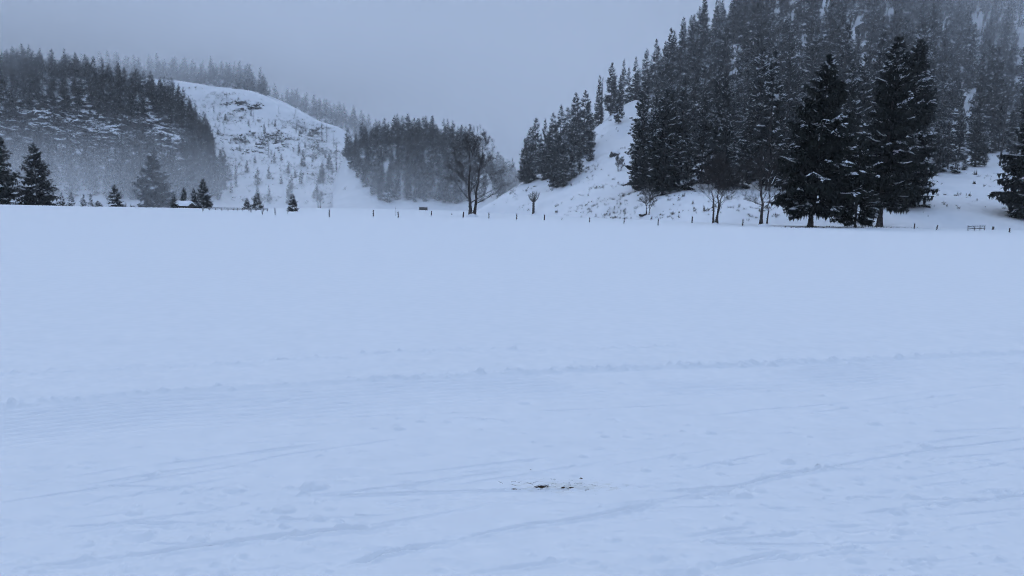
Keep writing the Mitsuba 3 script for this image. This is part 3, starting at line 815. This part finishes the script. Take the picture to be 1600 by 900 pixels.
# ------------------------------------------------------------------ bare trees
def bare_tree(trunks, seed, levels=4, kids=(11, 7, 6, 5), up=.25, ang=(.6, 1.0), tw=.016, first=.25, reach=.46):
    """trunks: list of (foot, top, radius). Returns (one mesh per trunk, branch mesh)."""
    rng = np.random.default_rng(seed)
    stems, segs = [], []

    def grow(p, d, L, r, lev):
        n = 4 if lev < 3 else 3
        pts, rr = [p], [r]
        for i in range(n):
            d = d + rng.normal(0, .13, 3) + np.array([0, 0, up * .5])
            d /= np.linalg.norm(d)
            p = p + d * L / n
            pts.append(p); rr.append(max(r * (1 - .78 * (i + 1) / n), tw * .6))
        for i in range(n):
            segs.append((pts[i], pts[i + 1], rr[i], rr[i + 1], lev))
        if lev < levels:
            for c in range(kids[lev]):
                t = rng.uniform(.22, 1.0) * n
                i = min(int(t), n - 1)
                q = pts[i] + (pts[i + 1] - pts[i]) * (t - i)
                dd = pts[i + 1] - pts[i]
                dd /= np.linalg.norm(dd)
                o = rng.normal(0, 1, 3)
                o -= dd * (o @ dd); o /= np.linalg.norm(o)
                a = rng.uniform(.45, .95)
                rc = max(rr[i] * rng.uniform(.45, .65), tw)
                grow(q, dd * math.cos(a) + o * math.sin(a), L * rng.uniform(.34, .62) * (1.1 - .35 * t / n), rc, lev + 1)

    for foot, top, r in trunks:
        foot, top = np.asarray(foot, float), np.asarray(top, float)
        n = 9
        ts = np.linspace(0, 1, n + 1)
        Hh = np.linalg.norm(top - foot)
        pts = foot + (top - foot) * ts[:, None] + rng.normal(0, .012 * Hh, (n + 1, 3)) * (ts * (1 - ts) * 4)[:, None] * [1, 1, .3]
        rr = r * (1 - .88 * ts ** .8); rr[0] = r * 1.35
        v, f = tubes(pts[:-1] - [0, 0, .01], pts[1:], rr[:-1], rr[1:], 8)
        stems.append((v, f))
        for c in range(kids[0] + 6):
            t = first + (1 - first) * (c + rng.random()) / (kids[0] + 6)
            i = min(int(t * n), n - 1)
            q = pts[i] + (pts[i + 1] - pts[i]) * (t * n - i)
            az = c * 2.4 + rng.uniform(-.5, .5)
            a = rng.uniform(*ang) * (1.15 - .55 * t)
            d = np.array([math.cos(az) * math.sin(a), math.sin(az) * math.sin(a), math.cos(a)])
            grow(q, d, Hh * (reach * (1 - t) ** .7 + .10) * rng.uniform(.75, 1.1), max(rr[i] * .42, tw * 1.5), 1)
    P0 = np.array([s[0] for s in segs]); P1 = np.array([s[1] for s in segs])
    r0 = np.array([s[2] for s in segs]); r1 = np.array([s[3] for s in segs])
    return stems, tubes(P0, P1, r0, r1, 3), (P0, P1, r0)


def put_bare(label, trunks, seed, snow=True, twig='mat_twig', **kw):
    k = thing('bare_tree', label, 'tree')
    stems, br, (P0, P1, r0) = bare_tree(trunks, seed, **kw)
    for s in stems:
        part(k, 'trunk', s, 'mat_bark', smooth=True)
    labels[part(k, 'branches', br, twig)] = {'kind': 'stuff'}
    if snow:                                                # snow resting on the thicker, flatter branches and at the foot
        rng = np.random.default_rng(seed + 1)
        d = P1 - P0
        flat = np.hypot(d[:, 0], d[:, 1]) > .55 * np.linalg.norm(d, axis=1)
        pick = flat & (r0 > np.quantile(r0, .9)) & (rng.random(len(r0)) < .12)
        out = [tubes(P0[pick] + [0, 0, 1] * (r0[pick] * .8)[:, None], P1[pick] + [0, 0, 1] * (r0[pick] * .8)[:, None], r0[pick] * .9 + .015, r0[pick] * .7 + .01, 4)]
        for foot, top, r in trunks[:1]:
            out.append(lump(np.asarray(foot) + [r * 1.2, -r * .5, 0], r * 3.2, r * 3, r * 1.5, seed, 2))
        labels[part(k, 'snow', cat(out), 'mat_snow')] = {'kind': 'stuff'}
    return k


def foot(px, by, ty, dxt=0.0, d=None, surf=None):
    p = stand(px, by) if d is None else at_depth(px, by, d)
    if surf:
        p = hill_at(surf, px, by)
    s = p[1] / FOC
    return p, p + np.array([dxt * s, 0, (by - ty) * s]), s


a, at_, s = foot(735, 338.5, 226, -4)
b, bt, s = foot(740, 338.5, 218, 14)
put_bare('large bare double trunked tree on the open field near the valley mouth', [(a, at_, 2.9 * s), (b + [0, .3, 0], bt + [0, .5, 0], 2.5 * s)], 171, kids=(10, 7, 5, 4), ang=(.65, 1.15), tw=.021, first=.15, reach=.53, up=.13)
a, at_, s = foot(1115, 350.5, 262, -6)
b, bt, s = foot(1120, 350.5, 255, 2)
c, ct, s = foot(1118.5, 349.5, 268, 12)
put_bare('bushy bare tree with three thin trunks beside the fence in front of the forest', [(a, at_, 1.6 * s), (b, bt, 1.7 * s), (c, ct, 1.4 * s)], 72, kids=(9, 7, 5, 5), ang=(.6, 1.0), tw=.014, first=.3, reach=.62)
a, at_, s = foot(1189, 354, 245, -3)
b, bt, s = foot(1198, 353, 262, 4)
put_bare('bare tree with long limbs reaching left, beside the big spruces', [(a, at_, 2.8 * s), (b, bt, 1.4 * s)], 73, kids=(7, 6, 4, 4), ang=(.9, 1.35), tw=.015, first=.22, reach=.62)
# pollarded little tree
p, pt, s = foot(834, 333, 295, 0, surf='right_mountainside')
k = thing('bare_tree', 'small pollarded bare tree with a stubby trunk on the snow bank', 'tree')
part(k, 'trunk', tubes([p - [0, 0, .4], p + (pt - p) * .42], [p + (pt - p) * .42, p + (pt - p) * .5], [2.1 * s, 1.7 * s], [1.7 * s, 1.5 * s], 8), 'mat_bark', smooth=True)
q = p + (pt - p) * .45
sg = []
rg = np.random.default_rng(5)
for c in range(7):
    az, a_ = c * .9 + .3, rg.uniform(.35, .95)
    d = np.array([math.cos(az) * math.sin(a_), math.sin(az) * math.sin(a_), math.cos(a_)])
    e1 = q + d * 8 * s; e2 = e1 + (d * .5 + [0, 0, .6]) * rg.uniform(6, 11) * s
    sg += [(q, e1, 1.1 * s, .7 * s), (e1, e2, .7 * s, .35 * s)]
    for m in range(6):
        o = rg.normal(0, 1, 3) + [0, 0, .8]; o /= np.linalg.norm(o)
        st = e1 + (e2 - e1) * rg.random()
        sg.append((st, st + o * rg.uniform(3, 6) * s, .3 * s, .15 * s))
labels[f'{k}__branches'] = {'kind': 'stuff'}
part(k, 'branches', tubes(*[np.array([g[i] for g in sg]) for i in range(4)], 4), 'mat_twig')
# small bushes at the foot of the slope
for px, by, ty, half, lab, sd in [(1012, 336, 292, 12, 'bare bush with two thin stems on a dark stump at the foot of the slope', 81), (968, 268, 245, 8, 'thin bare shrub beside the rock in the snow gully', 82),
                                  (543, 325, 296, 12, 'misty bare bush at the foot of the cleared slope', 83), (498, 325, 298, 10, 'faint bare bush left of the misty one below the cleared slope', 84)]:
    surf = 'right_mountainside' if px > 800 else 'cleared_slope'
    a, at_, s = foot(px - 1, by, ty, -2, surf=surf)
    b, bt, s = foot(px + 3, by, ty + 3, 2, surf=surf)
    k = thing('bare_shrub', lab, 'shrub')
    stems, br, _x = bare_tree([(a, at_, .8 * s), (b, bt, .7 * s)], sd, levels=3, kids=(6, 6, 5, 4), ang=(.5, .9), tw=.3 * s if px > 800 else .16 * s, first=.15)
    for m in stems:
        part(k, 'stem', m, 'mat_bark')
    labels[part(k, 'branches', br, 'mat_twig')] = {'kind': 'stuff'}

# ------------------------------------------------------------------ dead trees left standing on the cleared slope
for i in range(3):
    rg = np.random.default_rng(400 + i)
    n = [26, 16, 40][i]
    z = rg.uniform(.25, .97, n); az = rg.uniform(0, 6.28, n); L = (1.05 - z) * .16 * rg.uniform(.4, 1.1, n)
    p0 = np.stack([0 * z, 0 * z, z], -1); p1 = p0 + np.stack([np.cos(az) * L, np.sin(az) * L, -L * .35], -1)
    scene[f'dead_tree_shape_{i:03d}'] = {'type': 'shapegroup', 'trunk': mikit.ply(tubes([[0, 0, -.03], [0, 0, .5]], [[0, 0, .5], [.01, 0, 1]], [.016, .011], [.011, .004], 5), 'mat_twig'),
                                         'branches': mikit.ply(tubes(p0, p1, .006, .003, 3), 'mat_twig')}
DEAD = [(317, 180, 146), (328, 178, 150), (354, 158, 143), (382, 172, 155), (383, 196, 175), (396, 186, 170), (419, 200, 182), (435, 178, 166), (462, 180, 166), (464, 200, 184), (477, 202, 188), (503, 222, 192), (511, 222, 194), (522, 232, 208), (525, 268, 222), (534, 240, 204),
        (541, 258, 215), (548, 262, 222), (556, 252, 218), (565, 262, 230), (420, 245, 212), (350, 205, 188), (440, 215, 195), (490, 215, 200), (513, 285, 265), (505, 290, 270)]
for j, (px, by, ty) in enumerate(DEAD):
    p = hill_at('cleared_slope', px, by)
    h = (by - ty) * p[1] / FOC
    k = thing('dead_tree', 'thin dead spruce trunk left standing on the cleared snowy slope', 'tree', 'dead trunks on the cleared slope')
    labels[k + '__branches'] = {'kind': 'stuff'}
    scene[k] = {'type': 'instance', 'to_world': T().translate((p - [0, 0, .3]).tolist()).rotate([0, 0, 1], j * 77.0).rotate([1, 0, 0], (j * 37 % 9) - 4.0).scale([h * 1.15, h * 1.15, h]), 'group': {'type': 'ref', 'id': f'dead_tree_shape_{j % 3:03d}'}}

for j, (px, by, ty) in enumerate([(1139, 155, 62), (1229, 158, 84), (1044, 128, 70), (902, 250, 165), (1482, 264, 185), (1561, 262, 165), (940, 192, 120), (1186, 300, 205)]):
    p = hill_at('right_mountainside', px, by)
    h = (by - ty) * p[1] / FOC
    k = thing('dead_tree', 'bare grey dead spruce trunk among the living spruces on the right mountainside', 'tree', 'dead trunks in the right forest')
    labels[k + '__branches'] = {'kind': 'stuff'}
    scene[k] = {'type': 'instance', 'to_world': T().translate((p - [0, 0, .3]).tolist()).rotate([0, 0, 1], j * 57.0).rotate([1, 0, 0], (j * 31 % 7) - 3.0).scale([h, h, h]), 'group': {'type': 'ref', 'id': f'dead_tree_shape_{(j * 2) % 3:03d}'}}


# ------------------------------------------------------------------ brush, stumps and fallen wood poking out of the snow
def tufts(pts, size, rng, blades=9):
    n = len(pts)
    P = np.repeat(pts, blades, 0)
    S = np.repeat(size, blades)
    az = rng.uniform(0, 6.28, len(P)); a = rng.uniform(.1, 1.2, len(P))
    d = np.stack([np.cos(az) * np.sin(a), np.sin(az) * np.sin(a), np.cos(a)], -1)
    P = P + rng.normal(0, .25, P.shape) * S[:, None] * [1, 1, .1]
    e = P + d * (S * rng.uniform(.5, 1.2, len(P)))[:, None]
    w = np.stack([-np.sin(az), np.cos(az), 0 * az], -1) * (S * rng.uniform(.07, .16, len(P)))[:, None]
    return tris(P - w, P + w, e)


def sample(name, poly, n, seed, clump=None):
    H = HILLS[name]
    from shapely import contains_xy
    rng = np.random.default_rng(seed)
    G = H['G'][:-1, :-1].reshape(-1, 3)
    px, py = H['px'][:-1, :-1].ravel(), H['py'][:-1, :-1].ravel()
    ok = contains_xy(Polygon(poly), px, py)
    a = np.linalg.norm(np.cross(np.diff(H['G'], axis=0)[:, :-1], np.diff(H['G'], axis=1)[:-1]), axis=-1).ravel() * ok
    if clump:
        a = a * np.maximum(0, meshkit.fbm(G / clump, 3, seed) - .38) ** 2
    i = rng.choice(len(G), n, p=a / a.sum())
    du = (H['G'][:-1, 1:] - H['G'][:-1, :-1]).reshape(-1, 3)[i]
    dv = (H['G'][1:, :-1] - H['G'][:-1, :-1]).reshape(-1, 3)[i]
    return G[i] + du * rng.random((n, 1)) + dv * rng.random((n, 1)), rng


p1, r1 = sample('right_mountainside', [(770, 321), (803, 296), (860, 292), (930, 250), (975, 290), (985, 302), (1060, 302), (1200, 305), (1230, 345), (1000, 345), (850, 338)], 620, 1, 7.0)
p2, r2 = sample('right_mountainside', [(1440, 345), (1440, 275), (1600, 266), (1640, 345)], 70, 2, 9.0)
p3, r3 = sample('right_mountainside', [(930, 240), (940, 190), (990, 165), (1000, 200), (985, 262)], 60, 3, 5.0)
r4 = np.random.default_rng(77)
n4 = 420
p4 = on_field(np.concatenate([r4.normal(1268, 26, n4 // 3), r4.normal(1338, 22, n4 // 3), r4.normal(1390, 26, n4 // 3)]), r4.uniform(354.2, 356.6, n4))
p4[:, 2] = field_z(p4[:, 0], p4[:, 1])
scene['dry_brush'] = mikit.ply(cat([tufts(p4, np.exp(r4.normal(-2.2, .4, n4)), r4, 7), tufts(p1, np.exp(r1.normal(-.95, .4, len(p1))), r1), tufts(p2, np.exp(r2.normal(-1.0, .4, len(p2))), r2), tufts(p3, np.exp(r3.normal(-.8, .4, len(p3))), r3)]), 'mat_brush')
tag('dry_brush', 'dry brush and stalks poking through the snow at the foot of the right mountainside', 'brush', kind='stuff')
p1, r1 = sample('cleared_slope', [(285, 318), (290, 134), (390, 147), (500, 192), (556, 225), (600, 318)], 9000, 4, 22.0)
p2, r2 = sample('cleared_slope', [(310, 260), (345, 160), (420, 180), (520, 220), (540, 250), (420, 250)], 900, 5, 9.0)
n = 1100
p3, r3 = sample('cleared_slope', [(285, 318), (290, 134), (390, 147), (500, 192), (545, 212), (575, 318)], n, 6, 18.0)
az = r3.uniform(0, 6.28, n); LL = r3.uniform(.8, 3.2, n)
dd = np.stack([np.cos(az), np.sin(az) * .5, r3.uniform(-.25, .35, n)], -1) * LL[:, None]
scene['slash_brush'] = mikit.ply(cat([tufts(p1, np.exp(r1.normal(-.42, .5, len(p1))), r1, 6), tufts(p2, np.exp(r2.normal(-.1, .5, len(p2))), r2, 7), tubes(p3 - dd / 2 + [0, 0, .15], p3 + dd / 2 + [0, 0, .25], .14, .10, 4)]), 'mat_brush')
tag('slash_brush', 'stumps, fallen wood and brush scattered over the cleared snowy slope', 'brush', kind='stuff')
# the dark scrub along the edge of the field on the left
rg = np.random.default_rng(8)
px = np.concatenate([rg.uniform(-20, 250, 260), rg.uniform(160, 215, 60)])
q = at_depth(px, np.full(len(px), 325.0), rg.uniform(158, 172, len(px)))
q[:, 2] = field_z(q[:, 0], q[:, 1])
sz = (1.62 - EYE[2] - q[:, 2] + (EYE[2] - (q[:, 1] * 12.3 / FOC) - 0.0) + .15) * rg.uniform(.6, 1.15, len(px))
scene['bank_scrub'] = mikit.ply(tufts(q, np.clip(sz, .5, 5.5), rg, 16), 'mat_brush')
tag('bank_scrub', 'low dark scrub along the bank behind the left field edge', 'scrub', kind='stuff')

# rocks
for px, by, rx, rz, lab, sd in [(963, 244, 8, 7, 'dark boulder sticking out of the snow gully on the right mountainside', 3), (938, 226, 3.5, 5, 'small dark rock at the edge of the grove beside the gully', 4), (1006, 337, 8, 2.6, 'dark stump like rock under the bare bush at the slope foot', 6)]:
    p = hill_at('right_mountainside', px, by)
    s = p[1] / FOC
    k = thing('boulder', lab, 'rock')
    v, f = lump(p, rx * s, rx * s * .8, rz * s, sd, 3, .6)
    part(k, 'stone', (v, f), 'mat_rock')
    v2, f2 = lump(p + [0, .1 * rx * s, rz * s * .42], rx * s * .85, rx * s * .7, rz * s * .72, sd + 20, 3, .45)
    part(k, 'snow_cap', (v2, f2), 'mat_snow', smooth=True)


# ------------------------------------------------------------------ fence posts, rails, hut
def post(px, by, ty, wid, lean, label, group=None):
    p = stand(px, by)
    s = p[1] / FOC
    h, r = (by - ty) * s, wid * s / 2
    k = thing('fence_post', label, 'fence post', group)
    top = p + [lean * s, 0, h]
    mid = p + (top - p) * .55 + [.01, 0, 0]
    v, f = tubes([p - [0, 0, .3], mid], [mid, top], [r * 1.1, r], [r, r * .9], 7, caps=True)
    part(k, 'stake', (v, f), 'mat_wood')
    v, f = lump(top + [0, 0, r * .25], r * 1.0, r * 1.0, r * .6, int(px) % 50, 1, .2)
    part(k, 'snow_cap', (v, f), 'mat_snow', smooth=True)


for a in [(317, 330.5, 325, 1.7, .2, 'short thick fence post in front of the snow flecked spruce by the hut'),
          (392, 332, 324.5, 1.5, 0, 'fence post in front of the tiny spruce at the rail fence end'),
          (410, 335, 328, 1.5, -.5, 'fence post right of the small spruce at the rail fence end'),
          (430, 335.5, 325, 1.4, -.5, 'tall fence post left of the lone small spruce on the field'),
          (449.5, 334.5, 329, .7, .6, 'very thin stick beside the lone small spruce on the field'),
          (514.5, 339, 327.5, 1.7, 0, 'upright fence post standing alone right of the lone small spruce'),
          (583.5, 338.5, 328, 1.6, -.3, 'upright fence post halfway between the lone spruce and the dark trough'),
          (622.5, 340, 331, 1.8, -.6, 'fence post leaning slightly left, nearest left of the dark trough'),
          (618.5, 337, 322, .5, 0, 'very thin pale pole behind the left leaning fence post'),
          (674, 336.5, 329.5, 1.5, 0, 'short fence post just right of the dark trough'),
          (706, 336, 333, 1.0, 0, 'tiny stub between the dark trough and the double trunked tree'),
          (723.5, 340, 331, 2.0, .9, 'fence post leaning right, beside the left foot of the double trunked tree'),
          (764, 341.5, 332.5, 1.6, -.3, 'fence post first on the right of the double trunked tree'),
          (807, 343, 333.5, 1.6, .2, 'fence post in front of the snow bank left of the pollarded tree'),
          (850.5, 344, 335.5, 1.6, 0, 'fence post just right of the pollarded tree'),
          (878, 343.5, 341, 1.0, 0, 'tiny stub in the snow right of the pollarded tree'),
          (921, 347, 339.5, 1.5, .2, 'fence post below the snow gully'),
          (975, 349.5, 340.5, 1.5, 0, 'fence post left of the bare bush at the slope foot'),
          (1028, 352, 341, 1.7, .2, 'tall fence post just right of the bare bush at the slope foot'),
          (1081, 349, 339, 2.0, .4, 'fence post left of the three trunked bare tree'),
          (1160, 353, 342.5, 1.9, .6, 'fence post between the two bare trees left of the big spruces'),
          (1428.5, 358, 349.5, 1.6, 0, 'upright stake under the right edge of the tallest big spruce'),
          (1463, 359.5, 352, 1.8, 1.6, 'stake leaning right between the big spruces and the wooden railing'),
          (1551, 359.5, 354.5, 3.0, .8, 'thick short stump right of the wooden railing'),
          (1577, 363.5, 356.5, 2.0, .2, 'fence post below the spruce at the right edge')]:
    post(*a)


def railing(name, pts, ty, railys, wid, label, slope=0.0):
    """pts: (px, base py) of the posts; ty: top py offset above the base; railys: heights of the rails as fractions."""
    k = thing(name, label, 'fence')
    P = [stand(a, b) for a, b in pts]
    s = P[0][1] / FOC
    h = ty * s
    w = wid * s / 2
    for p in P:
        part(k, 'post', move(box(-w, w, -w, w, -.2, h, .02), p), 'mat_wood')
    ends = np.array([P[0], P[-1]])
    d = (ends[1] - ends[0]) / np.linalg.norm(ends[1] - ends[0])
    for fr in railys:
        a, b = ends[0] - d * .15 + [0, -w - .035, h * fr], ends[1] + d * .15 + [0, -w - .035, h * fr]
        part(k, 'rail', tubes([a, (a + b) / 2 + [0, 0, .02]], [(a + b) / 2 + [0, 0, .02], b], .055, .055, 6), 'mat_wood')
        part(k, 'snow', tubes([a + [0, .03, .05]], [b + [0, .03, .05]], .045, .045, 5), 'mat_snow')
    return k


railing('rail_fence', [(327, 328.5), (337, 328.5), (346.5, 328.8), (356, 328.8), (365.5, 329), (371, 329), (379, 329.3), (389, 329.5), (400, 329.8), (412, 330), (418, 330)], 4.6, (.85, .45), 1.1, 'long low wooden rail fence right of the snow roofed hut')
railing('wooden_railing', [(1512, 361), (1522.5, 361), (1531, 360.5), (1538, 360)], 8.2, (.85, .38), .9, 'short two rail wooden railing on the snow left of the right edge spruce')

# the snow roofed hut
p = at_depth(288, 326, 176)
p[2] = field_z(p[:1], p[1:2])[0]
s = 176 / FOC
zt = at_depth(288, 321.5, 176)[2]
k = thing('hut', 'low wooden hut with a thick snow covered roof behind the field edge', 'hut')
w, dp = 9.0 * s, 1.7
nb = 12
for i in range(nb):
    a = -w + 2 * w * i / nb
    part(k, 'plank', move(box(a + .01, a + 2 * w / nb - .01, -dp, -dp + .04, 0, zt - p[2]), p), 'mat_wood')
part(k, 'wall', move(box(-w + .01, w - .01, -dp + .045, dp, 0, zt - p[2]), p), 'mat_wood')
rf = trimesh.creation.extrude_polygon(Polygon([(-dp - .5, 0), (-dp - .5, .12), (0, .95), (dp + .5, .12), (dp + .5, 0), (0, .8)]), 2 * w + .8, engine='earcut')
v = np.array(rf.vertices)
v = np.stack([v[:, 2] - w - .4, v[:, 0], v[:, 1] + zt - p[2] - .18], 1)
part(k, 'roof', move((v, np.array(rf.faces)), p), 'mat_wood')
us, vs = np.meshgrid(np.linspace(-1, 1, 40), np.linspace(-1, 1, 24), indexing='ij')
rx = us * (w + .5); ry = vs * (dp + .55)
edge = np.minimum(1, np.minimum((1 - np.abs(us)) * 12, (1 - np.abs(vs)) * 5)) ** .5
rz = zt - p[2] - .05 + .80 * (1 - np.abs(vs)) + .42 * edge * (1 + .3 * (fb(rx, ry, 1.3, 2, 3) - .5))
gv = np.stack([rx, ry, rz], -1).reshape(-1, 3)
i, j = np.meshgrid(np.arange(39), np.arange(23), indexing='ij')
q = np.stack([i * 24 + j, (i + 1) * 24 + j, (i + 1) * 24 + j + 1, i * 24 + j + 1], -1).reshape(-1, 4)
kr = part(k, 'snow', move((gv, np.vstack([q[:, [0, 1, 2]], q[:, [0, 2, 3]]])), p), 'mat_snow', smooth=True)

# the dark trough on the field
p = stand(661.5, 328.3)
s = p[1] / FOC
k = thing('feed_trough', 'small dark wooden box with a thin snow cap far out on the field', 'trough')
w, h = 6.4 * s, 4.6 * s
for i in range(5):
    part(k, 'board', move(box(-w, w, -.9, -.84, h * i / 5 + .02, h * (i + 1) / 5), p), 'mat_wood')
part(k, 'body', move(box(-w + .03, w - .03, -.835, .9, 0, h - .02), p), 'mat_wood')
v, f = box(-w - .05, w + .05, -.95, .95, h + .003, h + .26, .09)
part(k, 'snow_cap', move((v, f), p), 'mat_snow')

# the worn spot near the camera: soil and dead grass showing through
rg = np.random.default_rng(12)


def near_pt(px, py):
    q = on_field(np.array([px], float), np.array([py], float))[0]
    return q


k = thing('soil_patch', 'small brown patch of bare soil and dead grass showing through the snow near the camera', 'soil')
ms = []
for px, py, w, h in [(846, 759.4, .022, .006), (839, 760, .016, .004), (853, 758.2, .014, .004), (893, 761, .018, .003), (803, 763, .014, .003), (880, 760.4, .012, .003), (908, 746.5, .009, .003), (829, 733, .006, .002)]:
    q = near_pt(px, py)
    q[2] = -.004 + .012 * 0
    part(k, 'soil_clod', lump(q, w, w * .38, h, int(px) % 97, 2, .7), 'mat_soil')
n = 34
q = on_field(rg.normal(862, 40, n), rg.normal(758, 4, n))
az = rg.uniform(-.5, .5, n) + np.pi * (rg.random(n) < .5)
d = np.stack([np.cos(az), np.sin(az), rg.uniform(.0, .25, n)], -1) * rg.uniform(.01, .045, n)[:, None]
part(k, 'grass_blade', tubes(q + [0, 0, .004], q + d + [0, 0, .006], .0010, .0006, 3), 'mat_brush')
labels[k + '__grass_blade'] = {'kind': 'stuff'}
